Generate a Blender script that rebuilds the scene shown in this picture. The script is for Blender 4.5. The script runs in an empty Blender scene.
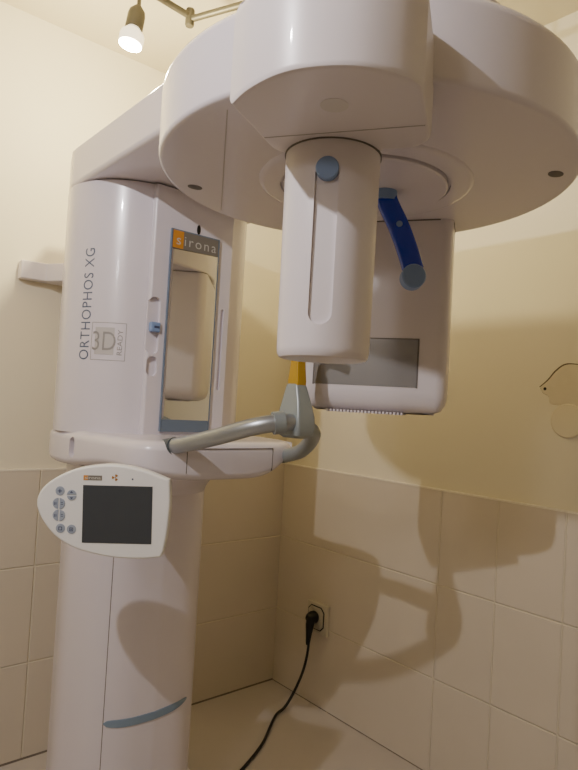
import bpy, bmesh, math
from mathutils import Vector, Matrix

S = bpy.context.scene
COL = S.collection
PI = math.pi

# ------------------------------------------------------------------ materials
def _lin(c):
    return tuple(((v / 12.92) if v <= 0.04045 else ((v + 0.055) / 1.055) ** 2.4) for v in c)

def mat(name, rgb, rough=0.5, metal=0.0, coat=0.0, noise=0.0, scale=40.0, spec=0.5, bump=0.0):
    m = bpy.data.materials.new(name); m.use_nodes = True
    nt = m.node_tree; b = nt.nodes['Principled BSDF']
    c = _lin(rgb)
    b.inputs['Base Color'].default_value = (*c, 1)
    b.inputs['Roughness'].default_value = rough
    b.inputs['Metallic'].default_value = metal
    b.inputs['Coat Weight'].default_value = coat
    b.inputs['Coat Roughness'].default_value = 0.05
    b.inputs['Specular IOR Level'].default_value = spec
    if noise or bump:
        tc = nt.nodes.new('ShaderNodeTexCoord')
        nz = nt.nodes.new('ShaderNodeTexNoise'); nz.inputs['Scale'].default_value = scale
        nz.inputs['Detail'].default_value = 4
        nt.links.new(tc.outputs['Object'], nz.inputs['Vector'])
        if noise:
            r = nt.nodes.new('ShaderNodeMapRange')
            r.inputs['To Min'].default_value = 1 - noise; r.inputs['To Max'].default_value = 1 + noise
            nt.links.new(nz.outputs['Fac'], r.inputs['Value'])
            mx = nt.nodes.new('ShaderNodeVectorMath'); mx.operation = 'SCALE'
            mx.inputs[0].default_value = c
            nt.links.new(r.outputs['Result'], mx.inputs['Scale'])
            nt.links.new(mx.outputs['Vector'], b.inputs['Base Color'])
        if bump:
            bp = nt.nodes.new('ShaderNodeBump'); bp.inputs['Strength'].default_value = bump
            bp.inputs['Distance'].default_value = 0.004
            nt.links.new(nz.outputs['Fac'], bp.inputs['Height'])
            nt.links.new(bp.outputs['Normal'], b.inputs['Normal'])
    return m

def emit(name, rgb, strength):
    m = bpy.data.materials.new(name); m.use_nodes = True
    b = m.node_tree.nodes['Principled BSDF']
    b.inputs['Base Color'].default_value = (1, .95, .85, 1)
    b.inputs['Emission Color'].default_value = (*rgb, 1)
    b.inputs['Emission Strength'].default_value = strength
    return m

def tile_mat(name, axis, joints):
    """beige wall tile; grout at 30 cm rows in Z and at the given joint positions along one axis"""
    m = bpy.data.materials.new(name); m.use_nodes = True
    nt = m.node_tree; b = nt.nodes['Principled BSDF']; N = nt.nodes.new; L = nt.links.new
    tc = N('ShaderNodeTexCoord'); sp = N('ShaderNodeSeparateXYZ'); L(tc.outputs['Object'], sp.inputs[0])
    def math_(op, a, c=None):
        n = N('ShaderNodeMath'); n.operation = op
        for i, v in enumerate((a, c)):
            if v is None: continue
            if isinstance(v, (int, float)): n.inputs[i].default_value = v
            else: L(v, n.inputs[i])
        return n.outputs[0]
    dist = None
    for z in (0.3, 0.6):
        d = math_('ABSOLUTE', math_('SUBTRACT', sp.outputs['Z'], z))
        dist = d if dist is None else math_('MINIMUM', dist, d)
    for j in joints:
        d = math_('ABSOLUTE', math_('SUBTRACT', sp.outputs[axis], j))
        dist = math_('MINIMUM', dist, d)
    mr = N('ShaderNodeMapRange'); mr.interpolation_type = 'SMOOTHSTEP'
    mr.inputs['From Min'].default_value = 0.0012; mr.inputs['From Max'].default_value = 0.0036
    L(dist, mr.inputs['Value'])
    nz = N('ShaderNodeTexNoise'); nz.inputs['Scale'].default_value = 3.0; nz.inputs['Detail'].default_value = 5
    L(tc.outputs['Object'], nz.inputs['Vector'])
    vr = N('ShaderNodeMapRange'); vr.inputs['To Min'].default_value = 0.93; vr.inputs['To Max'].default_value = 1.06
    L(nz.outputs['Fac'], vr.inputs['Value'])
    sc = N('ShaderNodeVectorMath'); sc.operation = 'SCALE'; sc.inputs[0].default_value = _lin(TILE)
    L(vr.outputs['Result'], sc.inputs['Scale'])
    mx = N('ShaderNodeMix'); mx.data_type = 'RGBA'
    L(mr.outputs['Result'], mx.inputs['Factor'])
    mx.inputs[6].default_value = (*_lin(GROUT), 1)
    L(sc.outputs['Vector'], mx.inputs[7])
    L(mx.outputs[2], b.inputs['Base Color'])
    bp = N('ShaderNodeBump'); bp.inputs['Strength'].default_value = 0.8; bp.inputs['Distance'].default_value = 0.003
    L(mr.outputs['Result'], bp.inputs['Height']); L(bp.outputs['Normal'], b.inputs['Normal'])
    b.inputs['Roughness'].default_value = 0.38
    return m

TILE = (0.85, 0.81, 0.75); GROUT = (0.88, 0.845, 0.77)
M = dict(
    wall=mat('cream wall paint', (0.92, 0.89, 0.805), 0.8, noise=0.015, scale=5, bump=0.12),
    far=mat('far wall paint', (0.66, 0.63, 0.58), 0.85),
    ceiling=mat('ceiling paint', (0.91, 0.875, 0.77), 0.85, noise=0.01, scale=6),
    floor=mat('grey beige vinyl', (0.76, 0.73, 0.715), 0.4, noise=0.03, scale=14),
    white=mat('glossy white plastic', (0.87, 0.845, 0.88), 0.26, coat=0.25, noise=0.006, scale=3),
    satin=mat('satin white plastic', (0.875, 0.848, 0.87), 0.36, coat=0.1),
    panelwhite=mat('panel white plastic', (0.93, 0.93, 0.93), 0.35),
    seam=mat('shadow gap', (0.42, 0.40, 0.39), 0.6),
    recess=mat('recess grey', (0.66, 0.64, 0.63), 0.5),
    silver=mat('brushed silver', (0.66, 0.68, 0.70), 0.34, metal=0.7),
    silverpaint=mat('silver painted plastic', (0.60, 0.635, 0.65), 0.36, metal=0.3),
    darkring=mat('dark grey ring', (0.30, 0.33, 0.35), 0.45),
    yellow=mat('amber plastic', (0.74, 0.58, 0.10), 0.35),
    steelblue=mat('steel blue plastic', (0.50, 0.58, 0.67), 0.4),
    lightblue=mat('pale blue plastic', (0.50, 0.60, 0.78), 0.42),
    bar=mat('deep blue plastic', (0.02, 0.22, 0.76), 0.22, coat=0.4),
    mirror=mat('mirror glass', (0.93, 0.93, 0.91), 0.03, metal=1.0),
    frame=mat('blue grey mirror frame', (0.42, 0.48, 0.56), 0.35),
    header=mat('grey brown header', (0.47, 0.45, 0.42), 0.4),
    orange=mat('orange logo tile', (0.80, 0.54, 0.20), 0.4),
    textgrey=mat('slate lettering', (0.36, 0.41, 0.50), 0.5),
    logogrey=mat('warm grey logo', (0.57, 0.555, 0.55), 0.5),
    logopale=mat('pale warm grey logo', (0.745, 0.725, 0.72), 0.5),
    letterwhite=mat('pale lettering', (0.78, 0.77, 0.75), 0.5),
    screen=mat('dark lcd', (0.27, 0.285, 0.305), 0.12),
    button=mat('grey blue button', (0.60, 0.64, 0.71), 0.5),
    icon=mat('navy icon', (0.25, 0.29, 0.42), 0.5),
    brown=mat('brown symbol', (0.45, 0.30, 0.14), 0.5),
    black=mat('black rubber', (0.03, 0.03, 0.035), 0.4),
    sensor=mat('grey sensor window', (0.60, 0.60, 0.61), 0.16, metal=0.35),
    rail=mat('bronze grey metal', (0.38, 0.36, 0.30), 0.45, metal=0.4),
    glass=emit('lit frosted bulb rim', (1.0, .86, .58), 1.6),
    bulb=emit('lit bulb face', (1.0, 0.90, 0.68), 40.0),
    socket=mat('cream socket plastic', (0.80, 0.77, 0.70), 0.4),
    plaster=mat('rough plaster patch', (0.87, 0.83, 0.73), 0.9, noise=0.03, scale=60, bump=0.5),
    crack=mat('crack shadow', (0.42, 0.38, 0.32), 0.9),
)
M['tile_left'] = tile_mat('wall tiles left', 'X', [-1.0068 - 0.4062 * k for k in range(5)])
M['tile_right'] = tile_mat('wall tiles right', 'Y', [-0.7938 - 0.2031 * k for k in range(13)])

# ------------------------------------------------------------------ mesh helpers
def wn(o):
    w_ = o.modifiers.new('weighted', 'WEIGHTED_NORMAL'); w_.keep_sharp = True; w_.weight = 80

def finish(bm, name, m, parent=None, angle=38, smooth=True, matrix=None):
    if matrix is not None: bm.transform(matrix)
    bmesh.ops.recalc_face_normals(bm, faces=bm.faces)
    me = bpy.data.meshes.new(name); bm.to_mesh(me); bm.free()
    if smooth:
        me.shade_smooth(); me.set_sharp_from_angle(angle=math.radians(angle))
    me.materials.append(m)
    o = bpy.data.objects.new(name, me); COL.objects.link(o)
    if smooth: wn(o)
    if parent is not None:
        o.parent = parent
        if parent.type == 'EMPTY':
            o.matrix_parent_inverse = Matrix.Translation(-parent.location)
    return o

def thing(name, label, cat, loc):
    o = bpy.data.objects.new(name, None); COL.objects.link(o)
    o.location = loc; o['label'] = label; o['category'] = cat
    o.empty_display_size = 0.1
    return o

def tag(o, label=None, cat=None, group=None, kind=None):
    for k, v in (('label', label), ('category', cat), ('group', group), ('kind', kind)):
        if v: o[k] = v
    return o

def cat2(pts, n=8, closed=False):
    pts = [Vector(p) for p in pts]; out = []
    c = len(pts)
    g = (lambda i: pts[i % c]) if closed else (lambda i: 2 * pts[0] - pts[1] if i < 0 else (2 * pts[-1] - pts[-2] if i >= c else pts[i]))
    for i in range(c if closed else c - 1):
        a, b, d, e = g(i - 1), g(i), g(i + 1), g(i + 2)
        for k in range(n):
            t = k / n
            out.append(.5 * ((2 * b) + (d - a) * t + (2 * a - 5 * b + 4 * d - e) * t * t + (3 * b - a - 3 * d + e) * t ** 3))
    if not closed: out.append(pts[-1])
    return out

def sym(half, cx, n=10):
    """closed plan outline from a right half (dx, y) listed front to back"""
    h = cat2(half, n)
    left = [Vector((cx - p.x, p.y)) for p in reversed(h)]
    right = [Vector((cx + p.x, p.y)) for p in h]
    if abs(h[0].x) < 1e-6: right = right[1:]
    return left + right

def rounded(poly, r, n=6):
    """round the corners of a 2D polygon; r scalar or list"""
    out = []; c = len(poly); P = [Vector(p) for p in poly]
    for i in range(c):
        rr = r[i] if isinstance(r, (list, tuple)) else r
        a = (P[i - 1] - P[i]).normalized(); b = (P[(i + 1) % c] - P[i]).normalized()
        if rr <= 0: out.append(P[i]); continue
        ang = a.angle(b); d = rr / math.tan(ang / 2)
        s, e = P[i] + a * d, P[i] + b * d
        cen = P[i] + (a + b).normalized() * (rr / math.sin(ang / 2))
        a0 = math.atan2(s.y - cen.y, s.x - cen.x); a1 = math.atan2(e.y - cen.y, e.x - cen.x)
        da = (a1 - a0 + PI) % (2 * PI) - PI
        for k in range(n + 1):
            t = a0 + da * k / n
            out.append(cen + Vector((math.cos(t), math.sin(t))) * rr)
    return out

def circle(cx, cy, r, n=64):
    return [Vector((cx + r * math.cos(2 * PI * k / n), cy + r * math.sin(2 * PI * k / n))) for k in range(n)]

def normals2(pts):
    c = len(pts)
    area = sum(pts[i].x * pts[(i + 1) % c].y - pts[(i + 1) % c].x * pts[i].y for i in range(c))
    s = 1 if area > 0 else -1
    out = []
    for i in range(c):
        t = pts[(i + 1) % c] - pts[i - 1]
        if t.length < 1e-9: t = Vector((1, 0))
        t.normalize(); out.append(Vector((t.y, -t.x)) * s)
    return out

def shell(pts, rows, bm=None, cap=True):
    """stack of copies of a closed outline; rows = [(inset, z or f(x,y)), ...] bottom to top"""
    bm = bm or bmesh.new(); nn = normals2(pts); prev = None; first = None
    for ins, z in rows:
        ring = []
        for p, q in zip(pts, nn):
            w = p - q * ins
            ring.append(bm.verts.new((w.x, w.y, z(p.x, p.y) if callable(z) else z)))
        if prev:
            for i in range(len(ring)):
                j = (i + 1) % len(ring)
                bm.faces.new((prev[i], prev[j], ring[j], ring[i]))
        else: first = ring
        prev = ring
    if cap:
        for ring in (first, prev):
            try: bm.faces.new(ring)
            except ValueError: pass
    return bm

def fillet_rows(z0, z1, rb, rt, n=5):
    rows = []
    for k in range(n + 1):
        a = PI / 2 * k / n
        rows.append((rb * (1 - math.sin(a)), z0 + rb * (1 - math.cos(a)))) if rb > 0 else None
    if rb <= 0: rows.append((0, z0))
    if rt <= 0: rows.append((0, z1))
    else:
        for k in range(n + 1):
            a = PI / 2 * k / n
            rows.append((rt * (1 - math.cos(a)), z1 - rt * (1 - math.sin(a))))
    return rows

def tube(path, r, bm=None, seg=16, cap=True, flat=None):
    """sweep; r scalar or list; flat=(thin factor along the side vector)"""
    bm = bm or bmesh.new(); P = [Vector(p) for p in path]; prev = None; rings = []
    t0 = (P[1] - P[0]).normalized()
    up = Vector((0, 0, 1)) if abs(t0.z) < .9 else Vector((1, 0, 0))
    side = t0.cross(up).normalized()
    for i, p in enumerate(P):
        t = (P[min(i + 1, len(P) - 1)] - P[max(i - 1, 0)]).normalized()
        side = (side - t * side.dot(t)).normalized(); u = side.cross(t)
        rr = r[i] if isinstance(r, (list, tuple)) else r
        ring = [bm.verts.new(p + (side * math.cos(2 * PI * k / seg) + u * math.sin(2 * PI * k / seg)) * rr) for k in range(seg)]
        if prev:
            for k in range(seg):
                j = (k + 1) % seg; bm.faces.new((prev[k], prev[j], ring[j], ring[k]))
        prev = ring; rings.append(ring)
    if cap:
        bm.faces.new(rings[0]); bm.faces.new(rings[-1])
    return bm

def lathe_z(profile, origin, axis=Vector((0, 0, 1)), seg=32, bm=None):
    """profile = [(radius, height along axis)]"""
    bm = bm or bmesh.new(); axis = Vector(axis).normalized(); o = Vector(origin)
    a = Vector((1, 0, 0)) if abs(axis.x) < .9 else Vector((0, 1, 0))
    s = axis.cross(a).normalized(); u = axis.cross(s)
    prev = None; first = None
    for r, h in profile:
        ring = [bm.verts.new(o + axis * h + (s * math.cos(2 * PI * k / seg) + u * math.sin(2 * PI * k / seg)) * max(r, 1e-4)) for k in range(seg)]
        if prev:
            for k in range(seg):
                j = (k + 1) % seg; bm.faces.new((prev[k], prev[j], ring[j], ring[k]))
        else: first = ring
        prev = ring
    bm.faces.new(first); bm.faces.new(prev)
    return bm

def box(x0, x1, y0, y1, z0, z1, bev=0.0, seg=3):
    bm = bmesh.new()
    bmesh.ops.create_cube(bm, size=1)
    bm.transform(Matrix.Translation(((x0 + x1) / 2, (y0 + y1) / 2, (z0 + z1) / 2)) @ Matrix.Diagonal((x1 - x0, y1 - y0, z1 - z0, 1)))
    if bev: bmesh.ops.bevel(bm, geom=bm.edges[:], offset=bev, segments=seg, affect='EDGES', profile=.5)
    return bm

def cut(o, cutter_bm):
    """subtract the cutter from the mesh of o, for real"""
    bmesh.ops.recalc_face_normals(cutter_bm, faces=cutter_bm.faces)
    me = bpy.data.meshes.new('tmp'); cutter_bm.to_mesh(me); cutter_bm.free()
    c = bpy.data.objects.new('tmp', me); COL.objects.link(c)
    o.modifiers.clear()
    md = o.modifiers.new('b', 'BOOLEAN'); md.operation = 'DIFFERENCE'; md.solver = 'EXACT'; md.object = c
    dg = bpy.context.evaluated_depsgraph_get(); dg.update()
    nm = bpy.data.meshes.new_from_object(o.evaluated_get(dg))
    o.modifiers.clear(); o.data = nm
    nm.shade_smooth(); nm.set_sharp_from_angle(angle=math.radians(32))
    bpy.data.objects.remove(c)
    wn(o)
    return o

def text_bm(s, size=1.0, spacing=1.0, offset=0.0):
    cu = bpy.data.curves.new('t', 'FONT'); cu.body = s; cu.size = size; cu.space_character = spacing
    cu.resolution_u = 4; cu.offset = offset
    o = bpy.data.objects.new('t', cu); COL.objects.link(o)
    dg = bpy.context.evaluated_depsgraph_get(); dg.update()
    me = bpy.data.meshes.new_from_object(o.evaluated_get(dg))
    bm = bmesh.new(); bm.from_mesh(me); bpy.data.objects.remove(o); bpy.data.meshes.remove(me)
    return bm

def fit_text(s, w, h, offset=0.0, spacing=1.0):
    """text mesh scaled to fill 0..w by 0..h"""
    bm = text_bm(s, 1.0, spacing, offset)
    xs = [v.co.x for v in bm.verts]; ys = [v.co.y for v in bm.verts]
    x0, x1, y0, y1 = min(xs), max(xs), min(ys), max(ys)
    for v in bm.verts:
        v.co = Vector(((v.co.x - x0) / (x1 - x0) * w, (v.co.y - y0) / (y1 - y0) * h, 0))
    return bm

def sidewall(o):   # room surfaces
    o['kind'] = 'structure'; return o

# ------------------------------------------------------------------ room
RX, RY, H = -3.3, -3.3, 2.32
T = 0.1
def slab(name, m, *b): return sidewall(finish(box(*b), name, m, smooth=False))
slab('floor', M['floor'], RX, 0.1, RY, 0.1, -0.1, 0)
slab('ceiling', M['ceiling'], RX, 0.1, RY, 0.1, H, H + .1)
slab('wall_left', M['wall'], RX - .1, 0.1, 0.008, 0.108, 0, H)
slab('wall_right', M['wall'], 0.008, 0.108, RY - .1, 0.008, 0, H)
slab('wall_back', M['far'], RX - .1, 0.008, RY - .1, RY, 0, H)
slab('wall_side', M['far'], RX - .1, RX, RY, 0.008, 0, H)
slab('trim_1', M['tile_left'], RX, 0.008, 0.0, 0.008, 0, 0.9)
slab('trim_2', M['tile_right'], 0.0, 0.008, RY, 0.0, 0, 0.9)

M['ledge_glint'] = mat('painted ledge glint', (0.93, 0.90, 0.84), 0.5)  # paler strip colour paints the light caught by the tile top edge
M['joint'] = mat('dark floor joint', (0.50, 0.46, 0.42), 0.8)
slab('ledge_glint_left', M['ledge_glint'], RX, 0.008, -0.0012, 0.008, 0.9, 0.905)
slab('ledge_glint_right', M['ledge_glint'], -0.0012, 0.008, RY, -0.0012, 0.9, 0.905)
slab('baseboard_left', M['joint'], RX, -0.0015, -0.0015, 0.0, 0, 0.006)
slab('baseboard_right', M['joint'], -0.0015, 0.0, RY, -0.0015, 0, 0.0025)

# ------------------------------------------------------------------ x-ray unit
CX = -0.868
root = thing('panoramic_xray_machine', 'tall white panoramic dental x-ray machine standing in the tiled corner', 'x-ray machine', (CX, -0.35, 0))

# lower column -----------------------------------------------------
lowhalf = [(0, -.56), (.07, -.552), (.115, -.532), (.152, -.497), (.178, -.44), (.188, -.38), (.17, -.29)]
low = sym(lowhalf, CX)
finish(shell(rounded([(CX - .24, -.16), (CX - .24, -.58), (CX + .24, -.58), (CX + .24, -.16)], .06), fillet_rows(0, .03, 0, .01)), 'base_plate', M['satin'], root)
lower = finish(shell(low, [(0, .03), (0, .985)]), 'lower_column', M['white'], root)
def low_front(dx):      # y of the lower column's face at dx from its middle
    h = cat2(lowhalf, 10)
    for a, b in zip(h, h[1:]):
        if a.x <= abs(dx) <= b.x: return a.y + (b.y - a.y) * (abs(dx) - a.x) / max(1e-9, b.x - a.x)
    return h[-1].y
# the door panel seams (thin dark gaps) and the blue trim strip
for sx in (-1,):
    dx = .124
    y = low_front(dx)
    finish(box(CX + sx * dx - .0008, CX + sx * dx + .0008, y - .0006, y + .004, .03, .935), 'door_seam', M['seam'], lower, smooth=False)
bm = bmesh.new(); prev = None; n = 40
for k in range(n + 1):
    t = k / n; dx = -.124 + .232 * t
    w = .0105 * max(.12, min(1, math.sqrt(max(0, 1 - (abs(2 * t - 1)) ** (12 if t < .5 else 3))))) 
    y = low_front(dx); zc = .331 + .009 * t ** 3
    ring = []
    for yy, zz in ((.003, w), (-.003, w * .9), (-.0035, 0), (-.003, -w * .9), (.003, -w)):
        ring.append(bm.verts.new((CX + dx, y + yy, zc + zz)))
    if prev:
        for i in range(4): bm.faces.new((prev[i], prev[i + 1], ring[i + 1], ring[i]))
    else: bm.faces.new(ring)
    prev = ring
bm.faces.new(prev)
tag(finish(bm, 'trim_strip', M['steelblue'], lower), 'curved steel blue strip')

# collar under the carriage
colhalf = [(0, -.655), (.08, -.645), (.135, -.61), (.165, -.55), (.185, -.46), (.188, -.38), (.17, -.29)]
cu = sym(colhalf, CX); lo = sym([(p[0], p[1]) for p in lowhalf], CX)
bm = bmesh.new(); prev = None
for k in range(7):
    t = k / 6; z = .895 + .070 * t; s = t ** 1.5
    ring = [bm.verts.new((a.x + (b.x - a.x) * s, a.y + (b.y - a.y) * s, z)) for a, b in zip(lo, cu)]
    if prev:
        for i in range(len(ring)):
            j = (i + 1) % len(ring); bm.faces.new((prev[i], prev[j], ring[j], ring[i]))
    else: bm.faces.new(ring)
    prev = ring
bm.faces.new(prev)
collar = finish(bm, 'collar', M['white'], root)
finish(shell(cu, [(.001, .9645), (.001, .9675)]), 'collar_seam', M['seam'], collar, smooth=False)
finish(shell(cu, [(0, .967), (0, .985)]), 'collar_rim', M['white'], collar)

# carriage -----------------------------------------------------------
def smooth01(t): t = max(0, min(1, t)); return t * t * (3 - 2 * t)
def carr_bottom(x, y):
    d = abs(x - CX)
    return .972 + (.066 if x > CX else .02) * max(0, min(1, (d - .06) / .15)) ** 2 * smooth01((-.45 - y) / .25)
carhalf = [(0, -.842), (.08, -.840), (.150, -.833), (.195, -.815), (.221, -.775), (.230, -.70), (.243, -.55), (.25, -.43), (.235, -.33), (.18, -.22)]
car = sym(carhalf, CX, 8)
rows = [(.03, carr_bottom)]
for ins, dz in ((.012, .003), (.004, .009), (0, .018)):
    rows.append((ins, lambda x, y, dz=dz: carr_bottom(x, y) + dz))
rows += [(0, 1.038), (.002, 1.046), (.007, 1.053), (.014, 1.057), (.024, 1.060)]
carriage = finish(shell(car, rows), 'carriage', M['white'], root)
# oval key slot in the left flank
fl = Vector((-1.106, -.514, 1.020)); fdir = Vector((-.115, .40, 0)).normalized(); fn = Vector((fdir.y * -1, fdir.x, 0)); fn = fn if fn.x < 0 else -fn
fmat = Matrix.Translation(fl) @ Matrix(((fdir.x, 0, fn.x, 0), (fdir.y, 0, fn.y, 0), (0, 1, 0, 0), (0, 0, 0, 1)))
def pill(w, h, d0, d1, n=10, r=None):
    r = r or min(w, h) / 2 * .999
    return shell(rounded([(-w / 2, -h / 2), (w / 2, -h / 2), (w / 2, h / 2), (-w / 2, h / 2)], r, n), [(0, d0), (0, d1)])
c = pill(.026, .05, -.012, .03); c.transform(fmat); cut(carriage, c)
finish(pill(.008, .02, -.012, -.004), 'lock_lever', M['panelwhite'], carriage, matrix=fmat @ Matrix.Translation((-.002, .012, 0)))
# front cover seam lines (right of the handle)
def car_front(dx):
    h = cat2(carhalf, 8)
    for a, b in zip(h, h[1:]):
        if a.x <= abs(dx) <= b.x: return a.y + (b.y - a.y) * (abs(dx) - a.x) / max(1e-9, b.x - a.x)
    return -.8
y = car_front(.118)
finish(box(CX + .1172, CX + .1187, y - .0006, y + .006, .992, 1.046), 'cover_seam', M['seam'], carriage, smooth=False)
finish(box(CX - .1187, CX - .1172, y - .0006, y + .006, .992, 1.046), 'cover_seam', M['seam'], carriage, smooth=False)
bm = bmesh.new(); prev = None
for k in range(21):
    dx = -.118 + .236 * k / 20; yy = car_front(dx)
    ring = [bm.verts.new((CX + dx, yy + a, 1.0450 + b)) for a, b in ((-.0006, .0007), (-.0006, -.0007), (.004, -.0007), (.004, .0007))]
    if prev:
        for i in range(4): bm.faces.new((prev[i], prev[(i + 1) % 4], ring[(i + 1) % 4], ring[i]))
    else: bm.faces.new(ring)
    prev = ring
bm.faces.new(prev); finish(bm, 'cover_seam', M['seam'], carriage, smooth=False)

# upper column -------------------------------------------------------
uphalf = [(.118, -.606), (.17, -.583), (.214, -.542), (.242, -.485), (.252, -.42), (.225, -.32), (.17, -.22)]
up = sym(uphalf, CX, 16)
upper = finish(shell(up, [(0, 1.055), (0, 1.677)]), 'upper_column', M['white'], root, angle=25)
front = finish(shell(rounded([(CX - .118, -.600), (CX - .118, -.622), (CX + .118, -.622), (CX + .118, -.600)], [0, .006, .006, 0], 5), [(0, 1.06), (0, 1.675)]), 'front_panel', M['white'], root, angle=30)
FM = Matrix(((1, 0, 0, 0), (0, 0, -1, -.622), (0, 1, 0, 0), (0, 0, 0, 1)))      # local (u, v, outward) -> column front
def fm(x, z): return FM @ Matrix.Translation((x, z, 0))
c = pill(.030, .140, -.010, .02, r=.012); c.transform(fm(-.9715, 1.327)); cut(front, c)
c = pill(.028, .048, -.010, .02, r=.012); c.transform(fm(-.9705, 1.227)); cut(front, c)
c = pill(.010, .215, -.006, .02); c.transform(fm(-.775, 1.287)); cut(front, c)
sl = finish(box(-.0125, .0125, -.012, .012, -.009, .007, .003), 'height_slider', M['lightblue'], root, matrix=fm(-.969, 1.323))
tag(sl, 'small pale blue slider')
finish(box(-.005, .009, -.003, .003, .004, .0078, .001), 'slider_mark', M['icon'], sl, matrix=fm(-.969, 1.323))
finish(shell([Vector((.0055 * math.cos(2 * PI * k / 24), .0125 * math.sin(2 * PI * k / 24))) for k in range(24)], [(0, -.004), (0, .001), (.001, .0015)]), 'sight_hole', M['black'], root, matrix=fm(-.862, 1.588))

# mirror with header -------------------------------------------------
mx0, mx1, mz0, mz1 = -.942, -.800, 1.068, 1.574
mir = finish(box(mx0 + .003, mx1 - .003, -.6250, -.6235, mz0 + .028, mz1 - .046), 'mirror', M['mirror'], root, smooth=False,
             matrix=Matrix.Translation((-.871, -.6235, 0)) @ Matrix.Rotation(math.radians(-2.9), 4, 'Z') @ Matrix.Translation((.871, .6235, 0)))
fr = bmesh.new()
def addbox(bm, *a):
    b = box(*a); me = bpy.data.meshes.new('t'); b.to_mesh(me); b.free(); bm.from_mesh(me); bpy.data.meshes.remove(me)
addbox(fr, mx0, mx0 + .003, -.629, -.621, mz0, mz1)
addbox(fr, mx1 - .003, mx1, -.629, -.621, mz0, mz1)
addbox(fr, mx0 + .004, mx1 - .004, -.6285, -.621, mz0, mz0 + .030)
addbox(fr, mx0 + .004, mx1 - .004, -.629, -.621, mz1 - .003, mz1)
finish(fr, 'mirror_frame', M['frame'], mir, smooth=False)
hd = finish(box(mx0 + .004, mx1 - .004, -.6285, -.6215, mz1 - .047, mz1 - .003), 'mirror_header', M['header'], mir, smooth=False)
finish(box(mx0 + .004, mx0 + .034, -.6292, -.628, mz1 - .047, mz1 - .003), 'logo_tile', M['orange'], mir, smooth=False)
for s, x, w, h in (('s', mx0 + .014, .012, .0165), ('irona', mx0 + .037, .094, .023)):
    tm = fit_text(s, w, h, -.004, 1.25)
    finish(tm, 'header_lettering', M['letterwhite'], mir, smooth=False, matrix=FM @ Matrix.Translation((x, mz1 - .038, .0078)))

# lettering on the curved left wing ----------------------------------
arc = cat2(uphalf, 16); AL = [0.0]
for a, b in zip(arc, arc[1:]): AL.append(AL[-1] + (b - a).length)
def wing(s, out=0.0006):
    i = max(0, min(len(arc) - 2, next((k for k in range(len(AL) - 1) if AL[k + 1] >= s), len(arc) - 2)))
    t = (s - AL[i]) / (AL[i + 1] - AL[i]); p = arc[i].lerp(arc[i + 1], t)
    d = (arc[i + 1] - arc[i]).normalized(); nrm = Vector((-d.y, d.x)); nrm = nrm if nrm.y < 0 else -nrm
    p = p + nrm * out
    return CX - p.x, p.y
def wrap(bm, s0, z0, out=0.0006, up=True):
    """local x -> up the column, local y -> round the wing towards the back"""
    for v in bm.verts:
        x, y = wing(s0 + v.co.y, out + v.co.z); v.co = Vector((x, y, z0 + v.co.x))
    return bm
tag(finish(wrap(fit_text('ORTHOPHOS XG', .274, .029, -.001, 1.1), .136, 1.234), 'lettering', M['textgrey'], upper, smooth=False), 'grey blue vertical lettering')
# square logo: frame, grey block, 3D, READY
s0, z0, a = .044, 1.234, .086
def strip(x0, x1, y0, y1, h=0.0):
    bm = bmesh.new(); n = 12
    v = [[bm.verts.new((x0 + (x1 - x0) * i, y0 + (y1 - y0) * j / n, h)) for i in (0, 1)] for j in range(n + 1)]
    for j in range(n): bm.faces.new((v[j][0], v[j][1], v[j + 1][1], v[j + 1][0]))
    return bm
lw = .0012; sq = bmesh.new()
for q in ((0, .092, 0, lw), (0, .092, a - lw, a), (0, lw, lw, a - lw), (.092 - lw, .092, lw, a - lw)):
    b = strip(*q); me = bpy.data.meshes.new('t'); b.to_mesh(me); b.free(); sq.from_mesh(me); bpy.data.meshes.remove(me)
finish(wrap(sq, s0, z0), 'logo_outline', M['logogrey'], upper, smooth=False)
finish(wrap(strip(.014, .080, .028, .076), s0, z0), 'logo_block', M['logopale'], upper, smooth=False)
# "3D" reads upright (letters' tops towards the ceiling): local y of the glyphs goes up the column
def wrap_upright(bm, s_left, z0, out=.0012):
    for v in bm.verts:
        x, y = wing(s_left - v.co.x, out); v.co = Vector((x, y, z0 + v.co.y))
    return bm
finish(wrap_upright(fit_text('3D', .058, .046, -.006), s0 + .082, z0 + .024), 'logo_numeral', M['logogrey'], upper, smooth=False)
finish(wrap(fit_text('READY', .062, .012, 0), s0 + .008, z0 + .014), 'lettering', M['logogrey'], upper, smooth=False)

# top beam -----------------------------------------------------------
RC = Vector((-.899, -1.229))            # rotation axis
pts = [Vector(p) for p in ((CX - .17, -.22), (CX - .225, -.32), (CX - .247, -.39), (CX - .249, -.42), (CX - .249, -1.22))]
for k in range(1, 24):
    a = PI + PI * k / 24
    pts.append(Vector((CX + .249 * math.cos(a), -1.22 + .249 * math.sin(a))))
pts += [Vector((CX + .249, -1.22)), Vector((CX + .249, -.42)), Vector((CX + .247, -.39)), Vector((CX + .225, -.32)), Vector((CX + .17, -.22))]
finish(shell(pts, fillet_rows(1.680, 1.782, .012, .006)), 'top_beam', M['white'], root, angle=30)

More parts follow.
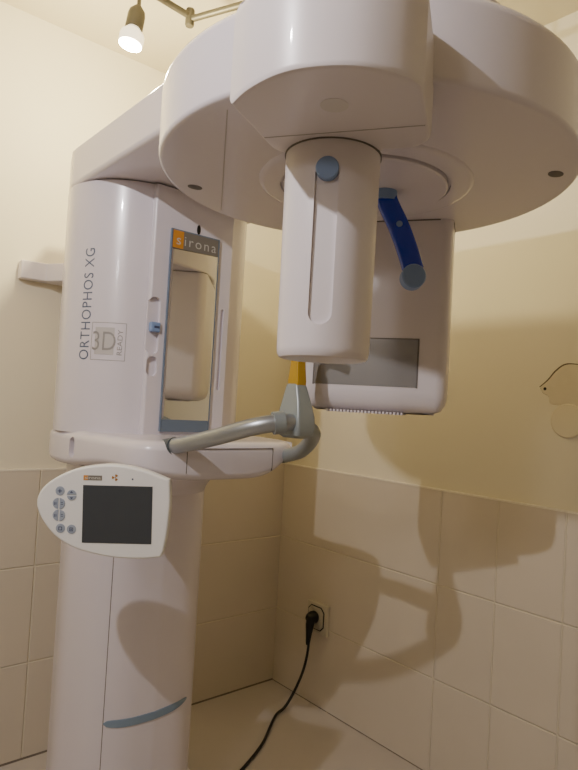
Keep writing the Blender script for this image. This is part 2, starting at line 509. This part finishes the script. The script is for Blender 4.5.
# rotor ----------------------------------------------------------------
E2 = Vector((.8405, .5418)); N2 = Vector((.5418, -.8405))       # tube -> detector direction and its right
def rp(e, n): return RC + E2 * e + N2 * n
RM = Matrix(((E2.x, N2.x, 0, RC.x), (E2.y, N2.y, 0, RC.y), (0, 0, 1, 0), (0, 0, 0, 1)))
rot = []
for k in range(96):
    a = 2 * PI * k / 96
    rot.append(RC + Vector((math.cos(a), math.sin(a))) * .355)
rotor = finish(shell(rot, fillet_rows(1.55, 1.672, .008, .02)), 'rotor', M['white'], root)
HC = RC + Vector((.005, .0)) 
bm = lathe_z([(.15, 0), (.15, -.006), (.178, -.006), (.186, -.003), (.188, 0)], (HC.x, HC.y, 1.5505), seg=64)
finish(bm, 'hub_ring', M['white'], rotor)
finish(lathe_z([(.145, 0), (.145, -.009), (.141, -.012)], (HC.x, HC.y, 1.5505), seg=64), 'hub_disc', M['white'], rotor)
for (x, y) in ((-1.10, -1.0), (-.735, -1.494)):
    pass
def under_mark(px, py, a, b, ang, name, m, z=1.5493):
    bm = shell([Vector((a * math.cos(2 * PI * k / 24), b * math.sin(2 * PI * k / 24))) for k in range(24)], [(0, 0), (0, .003)])
    finish(bm, name, m, rotor, matrix=Matrix.Translation((px, py, z)) @ Matrix.Rotation(ang, 4, 'Z'))
F2 = Vector((.6471, .7624)); R2 = Vector((.7624, -.6471)); C0 = Vector((-.89, -1.235))
def fr2(f, r): return C0 + F2 * f + R2 * r
q = fr2(.061, -.318); under_mark(q.x, q.y, .0145, .011, 0, 'screw_cap', M['seam'])
q = fr2(-.095, .292); under_mark(q.x, q.y, .0145, .011, 0, 'screw_cap', M['seam'])
a, b = fr2(-.25, -.226), fr2(.19, -.283); d = (b - a); mid = (a + b) / 2
finish(box(-d.length / 2, d.length / 2, -.0008, .0008, -.0004, .002), 'cover_seam', M['recess'], rotor, smooth=False,
       matrix=Matrix.Translation((mid.x, mid.y, 1.55)) @ Matrix.Rotation(math.atan2(d.y, d.x), 4, 'Z'))

# tube arm (the lobe the tube hangs from) ------------------------------
poly = cat2([(-.424, -.076), (-.452, -.045), (-.475, -.004), (-.482, .036), (-.474, .084), (-.448, .124), (-.420, .142)], 7)
back = rounded([(-.420, .142), (-.272, .142), (-.272, -.064), (-.424, -.076)], [0, .035, .04, 0], 6)
poly = list(poly) + back[1:-1]
lrows = [(.006, 1.490), (.002, 1.492), (0, 1.497), (0, 1.590), (.001, 1.598), (.006, 1.608), (.014, 1.614), (.03, 1.617)]
lobe = finish(shell(poly, lrows), 'tube_arm', M['satin'], root, matrix=RM, angle=28)
finish(box(-.338, -.3368, -.064, .137, 1.4895, 1.4925), 'cover_seam', M['recess'], lobe, smooth=False, matrix=RM)
finish(shell(circle(0, 0, .016, 32), [(0, -.0004), (0, .002)]), 'cover_plug', mat('plug white', (.84, .82, .815), .4), lobe, matrix=RM @ Matrix.Translation((-.403, .042, 1.490)))

# tube head --------------------------------------------------------------
TE = -.262; TR = .0645
tc_ = rp(TE, .009)
tubeh = finish(shell(circle(tc_.x, tc_.y, TR, 96), [(.0105, 1.214), (.006, 1.2155), (.0035, 1.220), (.0025, 1.227), (0, 1.553)]), 'tube_head', M['satin'], root)
ga = math.radians(8)
GE = E2 * math.cos(ga) - N2 * math.sin(ga); GN = Vector((GE.y, -GE.x))      # the groove's facing
TMx = Matrix(((GN.x, 0, -GE.x, tc_.x), (GN.y, 0, -GE.y, tc_.y), (0, 1, 0, 0), (0, 0, 0, 1)))   # (right, up, out towards viewer)
c = pill(.030, .205, TR - .0075, TR + .04); c.transform(TMx @ Matrix.Translation((0, 1.357, 0))); cut(tubeh, c)
tag(finish(lathe_z([(.0148, 0), (.0148, .0125), (.0135, .014)], TMx @ Vector((0, 1.451, TR - .012)), TMx.to_3x3() @ Vector((0, 0, 1)), 40), 'round_cap', M['lightblue'], tubeh), 'round pale blue cap')
finish(lathe_z([(TR + .0012, 0), (TR + .0012, .002)], (tc_.x, tc_.y, 1.4885), seg=64), 'collar_seam', M['seam'], tubeh)

# detector ----------------------------------------------------------------
det_o = rounded([(.214, .151), (.345, .151), (.345, -.150), (.214, -.150)], [.022, .03, .03, .022], 6)
drows = [(.045, 1.146), (.026, 1.149), (.013, 1.155), (.005, 1.166), (.001, 1.180), (0, 1.194), (0, 1.552)]
det = finish(shell(det_o, drows), 'detector_housing', M['satin'], root, matrix=RM, angle=40)
DM = RM @ Matrix(((0, 0, -1, .214), (1, 0, 0, 0), (0, 1, 0, 0), (0, 0, 0, 1)))   # (n, z, out towards tube)
finish(box(-.126, .093, 1.201, 1.301, -.001, .0008), 'sensor_window', M['sensor'], det, smooth=False, matrix=DM)
finish(box(-.1275, -.1245, 1.200, 1.302, -.001, .0012), 'window_edge', M['seam'], det, smooth=False, matrix=DM)
finish(box(.0915, .0945, 1.200, 1.302, -.001, .0012), 'window_edge', M['seam'], det, smooth=False, matrix=DM)
finish(box(-.126, .093, 1.300, 1.302, -.001, .0011), 'window_edge', M['seam'], det, smooth=False, matrix=DM)
gr = bmesh.new()
for k in range(22):
    n_ = -.095 + .0075 * k
    addbox(gr, .218, .29, n_, n_ + .004, 1.1432, 1.1485)
finish(gr, 'vent_grille', M['satin'], det, smooth=False, matrix=RM)
finish(shell(rounded([(.2135, .1515), (.3455, .1515), (.3455, -.1505), (.2135, -.1505)], .03, 6), [(0, 1.5475), (0, 1.5500)]), 'top_seam', M['seam'], det, matrix=RM)

# head support (blue bar) ---------------------------------------------------
pth = cat2([(-.870, -1.254, 1.540), (-.866, -1.266, 1.510), (-.856, -1.280, 1.476), (-.8455, -1.2935, 1.434), (-.842, -1.306, 1.398)], 6)
bm = bmesh.new(); prev = None
vd = Vector((-.64, -.76, .05)).normalized()
for i, p in enumerate(pth):
    p = Vector(p); t = (Vector(pth[min(i + 1, len(pth) - 1)]) - Vector(pth[max(i - 1, 0)])).normalized()
    w = vd.cross(t).normalized(); d = t.cross(w)
    a, b = .0185, .010
    ring = []
    for k in range(20):
        an = 2 * PI * k / 20; ca, sa = math.cos(an), math.sin(an)
        ring.append(bm.verts.new(p + w * a * math.copysign(abs(ca) ** .6, ca) + d * b * math.copysign(abs(sa) ** .6, sa)))
    if prev:
        for k in range(20): bm.faces.new((prev[k], prev[(k + 1) % 20], ring[(k + 1) % 20], ring[k]))
    else: bm.faces.new(ring)
    prev = ring
bm.faces.new(prev)
hs = tag(finish(bm, 'head_support', M['bar'], root, angle=50), 'curved deep blue bar')
finish(lathe_z([(.0215, -.004), (.0225, .008), (.0215, .022), (.018, .026)], (-.868, -1.255, 1.526), seg=32), 'support_cap', M['lightblue'], hs)
e_ = Vector(pth[-1])
finish(lathe_z([(.019, -.0125), (.021, -.0105), (.021, .0115), (.019, .0135)], e_ + Vector((0, 0, -.014)), vd, 32), 'support_tip', M['lightblue'], hs)
p3 = Vector(pth[12])
finish(lathe_z([(.0055, .004), (.0055, .0098), (.004, .0105)], p3 + vd * .0012, vd, 20), 'support_button', M['lightblue'], hs)

# handle and bite block -------------------------------------------------------
BY = -1.043
hl = cat2([(-1.014, -.785, 1.043), (-1.010, -.840, 1.053), (-.990, -.945, 1.078), (-.955, -1.02, 1.104), (-.915, -1.055, 1.116), (-.885, -1.062, 1.118)], 8)
handle = tag(finish(tube(hl, .0172, seg=24), 'handle', M['silver'], root), 'brushed silver grab handle')
finish(tube([(-1.0145, -.795, 1.0440), (-1.0123, -.829, 1.0500)], .0195, seg=28), 'mount_ring', M['darkring'], handle)
finish(tube([(-.925, -1.048, 1.114), (-.905, -1.0575, 1.117)], .0225, seg=28), 'mount_ring', M['silverpaint'], handle)
hr = cat2([(-.694, -.79, 1.020), (-.700, -.835, 1.028), (-.717, -.895, 1.042), (-.742, -.945, 1.058), (-.776, -1.000, 1.080), (-.812, -1.040, 1.098), (-.848, -1.052, 1.108)], 8)
handle2 = tag(finish(tube(hr, .0165, seg=24), 'handle', M['silverpaint'], root), 'grey grab handle')
finish(tube([(-.694, -.79, 1.020), (-.6985, -.824, 1.0265)], .0180, seg=28), 'mount_ring', M['darkring'], handle2)
# post: tapered block
bm = bmesh.new(); prev = None
for z, hx, y0, y1 in ((1.086, .014, -1.070, -1.026), (1.092, .021, -1.082, -1.018), (1.105, .024, -1.086, -1.014), (1.13, .023, -1.083, -1.016), (1.16, .0185, -1.075, -1.022), (1.190, .0145, -1.064, -1.028), (1.195, .0125, -1.061, -1.030)):
    o_ = rounded([(CX - hx, y0), (CX + hx, y0), (CX + hx, y1), (CX - hx, y1)], .006, 4)
    ring = [bm.verts.new((p.x, p.y, z)) for p in o_]
    if prev:
        for i in range(len(ring)):
            j = (i + 1) % len(ring); bm.faces.new((prev[i], prev[j], ring[j], ring[i]))
    else: bm.faces.new(ring)
    prev = ring
bm.faces.new(prev)
post = finish(bm, 'bite_post', M['silverpaint'], root, angle=35)
bm = bmesh.new(); prev = None
for z, hx, hy in ((1.190, .0125, .0155), (1.200, .0130, .0160), (1.225, .0120, .013), (1.245, .0110, .011), (1.262, .011, .011), (1.268, .009, .009)):
    o_ = rounded([(CX - hx, BY - .004 - hy), (CX + hx, BY - .004 - hy), (CX + hx, BY - .004 + hy), (CX - hx, BY - .004 + hy)], .004, 3)
    ring = [bm.verts.new((p.x, p.y, z)) for p in o_]
    if prev:
        for i in range(len(ring)):
            j = (i + 1) % len(ring); bm.faces.new((prev[i], prev[j], ring[j], ring[i]))
    else: bm.faces.new(ring)
    prev = ring
bm.faces.new(prev)
tube([(CX, -1.044, 1.255), (CX, -1.047, 1.285), (CX, -1.058, 1.300), (CX, -1.078, 1.303), (CX, -1.100, 1.301)], [.0095, .009, .0085, .0085, .008], bm, 12)
tag(finish(bm, 'bite_block', M['yellow'], root, angle=35), 'amber bite block')

# control panel -----------------------------------------------------------------
PD = 1.185; K = PD / 609.695
pc = Vector((-1.1688, -.8404, .9256))
pu = Vector((.7602, -.6472, .0561)); pv = Vector((-.0633, .0122, .9979)); pn = Vector((-.6466, -.7622, -.0317))
g = math.radians(-1.4); U = pu * math.cos(g) + pv * math.sin(g); V = -pu * math.sin(g) + pv * math.cos(g)
PM = Matrix(((U.x, V.x, pn.x, pc.x), (U.y, V.y, pn.y, pc.y), (U.z, V.z, pn.z, pc.z), (0, 0, 0, 1)))
cg, sg = math.cos(g), math.sin(g)
def pl(x, y):      # photo-scale panel plan coordinates -> metres in the panel's own plane
    a, b = (x - 104) * K, (511 - y) * K
    return (a * cg + b * sg, -a * sg + b * cg)
oute = cat2([pl(*q) for q in ((170, 480), (144, 470), (116.5, 464.7), (88.8, 466.4), (68, 472), (50.8, 481.3), (40.4, 491.7), (37, 504), (42, 519), (54, 535), (71.5, 547), (92.3, 554), (116.5, 558.5), (144, 559.5), (161.5, 557.8))], 6)
oute += cat2([pl(*q) for q in ((164.5, 552), (168.4, 531.5), (171, 507), (171.2, 494), (170.8, 484))], 5)
prow = [(.012, -.030), (.004, -.026), (0, -.018), (0, -.006), (.0015, -.002), (.005, 0)]
panel = tag(finish(shell(oute, prow), 'control_panel', M['panelwhite'], root, matrix=PM, angle=40), 'white half-oval control panel')
sx0, sy1 = pl(84.2, 485); sx1, sy0 = pl(152.3, 544.3)
finish(box(sx0, sx1, sy0, sy1, -.001, .0008), 'screen', M['screen'], panel, smooth=False, matrix=PM)
def disc(x, y, r, name, m, h=.0016):
    finish(lathe_z([(r, -.001), (r, h * .6), (r * .8, h)], (0, 0, 0), seg=24), name, m, panel, matrix=PM @ Matrix.Translation((*pl(x, y), 0)))
def icon(x, y, shapes):
    b = bmesh.new()
    for (x0, x1, y0, y1) in shapes: addbox(b, x0 * K, x1 * K, y0 * K, y1 * K, .0012, .0021)
    finish(b, 'button_symbol', M['icon'], panel, smooth=False, matrix=PM @ Matrix.Translation((*pl(x, y), 0)))
def half_disc(x, y, r, ang, name):
    pts = [Vector((r * math.cos(PI * k / 16), r * math.sin(PI * k / 16))) for k in range(17)]
    finish(shell(pts, [(0, -.001), (0, .0011), (.0006, .0016)]), name, M['button'], panel, matrix=PM @ Matrix.Translation((*pl(x, y), 0)) @ Matrix.Rotation(ang, 4, 'Z'))
for x, y in ((61.2, 490.8), (61.5, 528.2), (72.5, 529.2)): disc(x, y, 4.6 * K, 'button', M['button'])
half_disc(72.8, 494.6, 4.7 * K, 0, 'button'); half_disc(72.8, 495.6, 4.7 * K, PI, 'button')
for y in (503.3, 515.2):
    half_disc(59.4, y, 5.6 * K, PI / 2, 'button'); half_disc(60.6, y + .2, 5.6 * K, -PI / 2, 'button')
cross = ((-2, 2, -.4, .4), (-.4, .4, -2, -.4), (-.4, .4, .4, 2)); ringi = ((-1.8, 1.8, 1.2, 1.8), (-1.8, 1.8, -1.8, -1.2), (-1.8, -1.2, -1.2, 1.2), (1.2, 1.8, -1.2, 1.2))
icon(61.2, 490.8, cross); icon(61.5, 528.2, ringi); icon(72.5, 529.2, ringi + ((-.5, .5, -.5, .5),))
icon(72.8, 492, ((-1.3, 1.3, -.8, 0), (-.6, .6, 0, .9))); icon(72.8, 498, ((-1.3, 1.3, 0, .8), (-.6, .6, -.9, 0)))
for y in (503.3, 515.2):
    icon(56.8, y, ((-1.2, -.6, -1.5, 1.5), (.2, .8, -1.2, 1.2))); icon(63.2, y, ((-1, 1, .6, 1.2), (-1, 1, -1.2, -.6)))
lx, ly = pl(84.5, 480)
finish(box(lx, lx + 18.5 * K, ly, ly + 4.8 * K, -.001, .0007), 'logo_plate', M['header'], panel, smooth=False, matrix=PM)
finish(box(lx, lx + 4.6 * K, ly, ly + 4.8 * K, -.001, .0009), 'logo_tile', M['orange'], panel, smooth=False, matrix=PM)
finish(fit_text('sirona', 16 * K, 3.0 * K, .01), 'logo_lettering', M['letterwhite'], panel, smooth=False, matrix=PM @ Matrix.Translation((lx + 1.4 * K, ly + 1.0 * K, .0012)))
tr = bmesh.new()
for k in range(3):
    a0 = PI / 3 + k * 2 * PI / 3 + PI / 6 - PI / 6
    v0 = []
    for r_, rev in ((1.0, False), (3.3, True)):
        seq = range(7) if not rev else range(6, -1, -1)
        for j in seq: v0.append(tr.verts.new((r_ * K * math.cos(a0 - PI / 6 + PI / 3 * j / 6), r_ * K * math.sin(a0 - PI / 6 + PI / 3 * j / 6), .0006)))
    tr.faces.new(v0)
tr.faces.new([tr.verts.new((.6 * K * math.cos(2 * PI * j / 12), .6 * K * math.sin(2 * PI * j / 12), .0006)) for j in range(12)])
tag(finish(tr, 'radiation_symbol', mat('amber brown symbol', (.66, .45, .15), .5), panel, smooth=False, matrix=PM @ Matrix.Translation((*pl(116.2, 477.6), 0))), 'brown radiation trefoil')
disc(133.6, 479.3, .9 * K, 'indicator', M['icon'], .001)
# arm carrying the panel from under the carriage
arm = cat2([pc - pn * .020 + U * .03, pc - pn * .10 + U * .05, Vector((-1.02, -.62, .945)), Vector((-.97, -.55, .965))], 6)
finish(tube([tuple(p) for p in arm], .016, seg=16), 'panel_arm', M['satin'], root)

# wall mount ------------------------------------------------------------------------
mb = bmesh.new()
def prism_plan(bm, pts, z0, z1):
    shell(rounded(pts, .006, 3), fillet_rows(z0, z1, .004, .004, 3), bm)
prism_plan(mb, [(-1.118, .006), (-1.118, -.030), (-1.045, -.036), (-1.00, -.115), (CX + .132, -.115), (CX + .177, -.036), (CX + .25, -.030), (CX + .25, .006)], 1.492, 1.548)
for sx in (-1, 1):
    b = box(CX + sx * .12 - .03, CX + sx * .12 + .03, -.26, -.10, 1.497, 1.543, .004); me = bpy.data.meshes.new('t'); b.to_mesh(me); b.free(); mb.from_mesh(me); bpy.data.meshes.remove(me)
finish(mb, 'wall_mount', M['satin'], root)

# ------------------------------------------------------------------ ceiling spotlights
lamp = thing('ceiling_spotlight', 'lit spotlight hanging from a jointed metal rail under the ceiling', 'ceiling light', (-1.02, -.53, H))
RZ = 2.20
J = Vector((-.861, -.505, RZ)); A0 = Vector((-1.25, -.542, RZ + .004)); B0 = Vector((-.535, -1.255, RZ))
finish(tube([A0, Vector((-.868, -.506, RZ + .004))], .0088, seg=14), 'rail', M['rail'], lamp)
finish(tube([J + Vector((.004, -.008, -.004)), B0], .0088, seg=14), 'rail', M['rail'], lamp)
finish(lathe_z([(.0105, -.024), (.0125, -.020), (.0125, .020), (.0105, .024)], J, seg=20), 'rail_joint', M['rail'], lamp)
for x, y in ((-1.23, -.540), (-.57, -1.176)):
    finish(tube([(x, y, RZ), (x, y, H - .004)], .005, seg=12), 'rail_rod', M['rail'], lamp)
    finish(lathe_z([(.03, 0), (.03, .012), (.026, .016)], (x, y, H - .016), seg=24), 'ceiling_rose', M['rail'], lamp)
LB = Vector((-1.036, -.523, 2.040)); LAx = Vector((-.13, .04, -1)).normalized()   # bulb face centre, aim
top = LB - LAx * .106
finish(tube([tuple(top + Vector((.001, .0, -.004))), tuple(Vector((top.x + .004, -.520, RZ)))], .0052, seg=12), 'stem', M['rail'], lamp)
k_ = 1.2
def sc_(p): return [(a * k_, b * k_) for a, b in p]
hd_ = finish(lathe_z(sc_([(.007, 0), (.0165, .012), (.0185, .022), (.0185, .050), (.0175, .052), (.016, .050)]), top, LAx, 28), 'lamp_head', M['rail'], lamp)
bl = finish(lathe_z(sc_([(.012, .046), (.014, .052), (.0235, .062), (.0255, .068), (.0255, .083), (.0240, .086)]), top, LAx, 32), 'bulb', M['glass'], lamp)
finish(lathe_z(sc_([(.0235, .084), (.0235, .0885), (.020, .089)]), top, LAx, 32), 'bulb_face', M['bulb'], bl)

# ------------------------------------------------------------------ socket, cable, wall marks
sk = thing('wall_socket', 'square cream wall socket with dark octagonal edge on the right tiles', 'socket', (0, -.258, .334))
SM = Matrix(((0, 0, -1, 0), (-1, 0, 0, -.258), (0, 1, 0, .334), (0, 0, 0, 1)))    # (right, up, out)
finish(shell(rounded([(-.058, -.058), (.058, -.058), (.058, .058), (-.058, .058)], .004, 3), [(0, 0), (0, .008), (.003, .011)]), 'plate', M['socket'], sk, matrix=SM)
octo = rounded([(-.045, -.028), (-.028, -.045), (.028, -.045), (.045, -.028), (.045, .028), (.028, .045), (-.028, .045), (-.045, .028)], .003, 3)
finish(shell(octo, [(0, .010), (0, .0125)]), 'dark_edge', M['black'], sk, matrix=SM @ Matrix.Translation((-.006, 0, 0)))
finish(shell(octo, [(.0045, .011), (.0045, .0145), (.006, .0155)]), 'inner_plate', M['socket'], sk, matrix=SM @ Matrix.Translation((-.006, 0, 0)))

cab = thing('power_cable', 'black power cable hanging from the socket down to the floor', 'cable', (-.20, -.30, 0))
P0 = SM @ Vector((-.002, -.002, .030))
cpts = cat2([(-.050, -.258, .300), (-.053, -.261, .275), (-.053, -.262, .235), (-.056, -.258, .19), (-.063, -.250, .14), (-.078, -.240, .09), (-.100, -.232, .045), (-.135, -.235, .016), (-.19, -.250, .0065), (-.335, -.362, .0055), (-.46, -.432, .0055), (-.54, -.465, .0055), (-.605, -.465, .0055)], 8)
finish(tube([tuple(p) for p in cpts], .0052, seg=12), 'cord', M['black'], cab)
pg = lathe_z([(.021, .0), (.024, .006), (.024, .018), (.018, .034), (.012, .040)], SM @ Vector((-.006, .004, .0156)), (-1, 0, 0), 28)
tube([(-.040, -.255, .335), (-.047, -.258, .315), (-.052, -.260, .285), (-.056, -.262, .255), (-.058, -.263, .243)], [.018, .0165, .012, .009, .007], pg, 16)
finish(pg, 'plug', M['black'], cab)

cp = finish(lathe_z([(.048, 0), (.048, .003), (.045, .006)], (.008, -1.190, 1.150), (-1, 0, 0), 48), 'cover_plate', mat('pale cover plate', (.90, .86, .75), .6))
tag(cp, 'round cream blank cover plate on the right wall under the patch', 'cover plate')
pt = thing('plaster_patch', 'rough plaster patch with cracked rim and screw hole on the right wall', 'wall patch', (.008, -1.21, 1.22))
prof = cat2([(-1.108, 1.243), (-1.128, 1.262), (-1.150, 1.288), (-1.176, 1.306), (-1.21, 1.306), (-1.26, 1.300), (-1.30, 1.27), (-1.31, 1.22), (-1.27, 1.19), (-1.20, 1.192), (-1.14, 1.195), (-1.132, 1.216), (-1.115, 1.226)], 6, True)
bm = shell([Vector((p.x, p.y)) for p in prof], [(0, 0), (.001, .0016), (.006, .0022)])
PMx = Matrix(((0, 0, -1, .008), (1, 0, 0, 0), (0, 1, 0, 0), (0, 0, 0, 1)))
finish(bm, 'patch_surface', M['plaster'], pt, matrix=PMx, smooth=False)
ck = cat2([(-1.104, 1.243), (-1.128, 1.2635), (-1.150, 1.2895), (-1.176, 1.3072), (-1.21, 1.3072), (-1.26, 1.301)], 8)
finish(tube([(.0075, p.x, p.y) for p in ck], [.0008 + .0016 * math.sin(PI * min(1, k / (len(ck) - 1) + .1)) for k in range(len(ck))], seg=6), 'crack', M['crack'], pt)
ck = cat2([(-1.107, 1.240), (-1.116, 1.226), (-1.132, 1.217), (-1.140, 1.198)], 6)
finish(tube([(.0078, p.x, p.y) for p in ck], .0009, seg=6), 'crack', M['crack'], pt)
finish(lathe_z([(.0045, 0), (.0045, .003)], (.0085, -1.121, 1.238), (-1, 0, 0), 16), 'screw_hole', M['black'], pt)

# ------------------------------------------------------------------ lights
def point(name, loc, w, col, r=.025):
    l = bpy.data.lights.new(name, 'POINT'); l.energy = w; l.color = col; l.shadow_soft_size = r
    o = bpy.data.objects.new(name, l); COL.objects.link(o); o.location = loc; return o
def spot(name, loc, tgt, w, col, ang=120, blend=.6, r=.025):
    l = bpy.data.lights.new(name, 'SPOT'); l.energy = w; l.color = col; l.shadow_soft_size = r
    l.spot_size = math.radians(ang); l.spot_blend = blend
    o = bpy.data.objects.new(name, l); COL.objects.link(o); o.location = loc
    o.rotation_euler = (Vector(tgt) - Vector(loc)).to_track_quat('-Z', 'Y').to_euler(); return o
WARM = (1.0, .86, .49)
point('bulb_light', LB + LAx * .035, 27, WARM, .02)
spot('rail_light_left', (-2.1, -1.37, 2.01), (-.75, -1.0, 1.15), 46, (1, .94, .93), 150, .9, .016)
point('fill_light_behind', (-3.05, -2.05, 1.95), 14, (1, .94, .93), .08)  # unseen fill lamp added behind the camera to lift the shade, on no rail

w = bpy.data.worlds.new('World'); S.world = w; w.use_nodes = True
w.node_tree.nodes['Background'].inputs['Color'].default_value = (.9, .85, .78, 1)
w.node_tree.nodes['Background'].inputs['Strength'].default_value = 0.02

# ------------------------------------------------------------------ camera
cam = bpy.data.cameras.new('Camera'); co = bpy.data.objects.new('Camera', cam); COL.objects.link(co)
r_, u_, f_ = Vector((.76022711, -.647227, .0561422)), Vector((-.06330522, .01220446, .99791959)), Vector((.64656568, .76219962, .03169469))
co.matrix_world = Matrix(((r_.x, u_.x, -f_.x, -1.67565), (r_.y, u_.y, -f_.y, -1.97445), (r_.z, u_.z, -f_.z, 1.1526), (0, 0, 0, 1)))
cam.sensor_fit = 'HORIZONTAL'; cam.sensor_width = 36; cam.lens = 609.695 / 578 * 36
cam.clip_start = .02
S.camera = co
S.view_settings.view_transform = 'AgX'
S.view_settings.look = 'None'
S.view_settings.exposure = 0.0
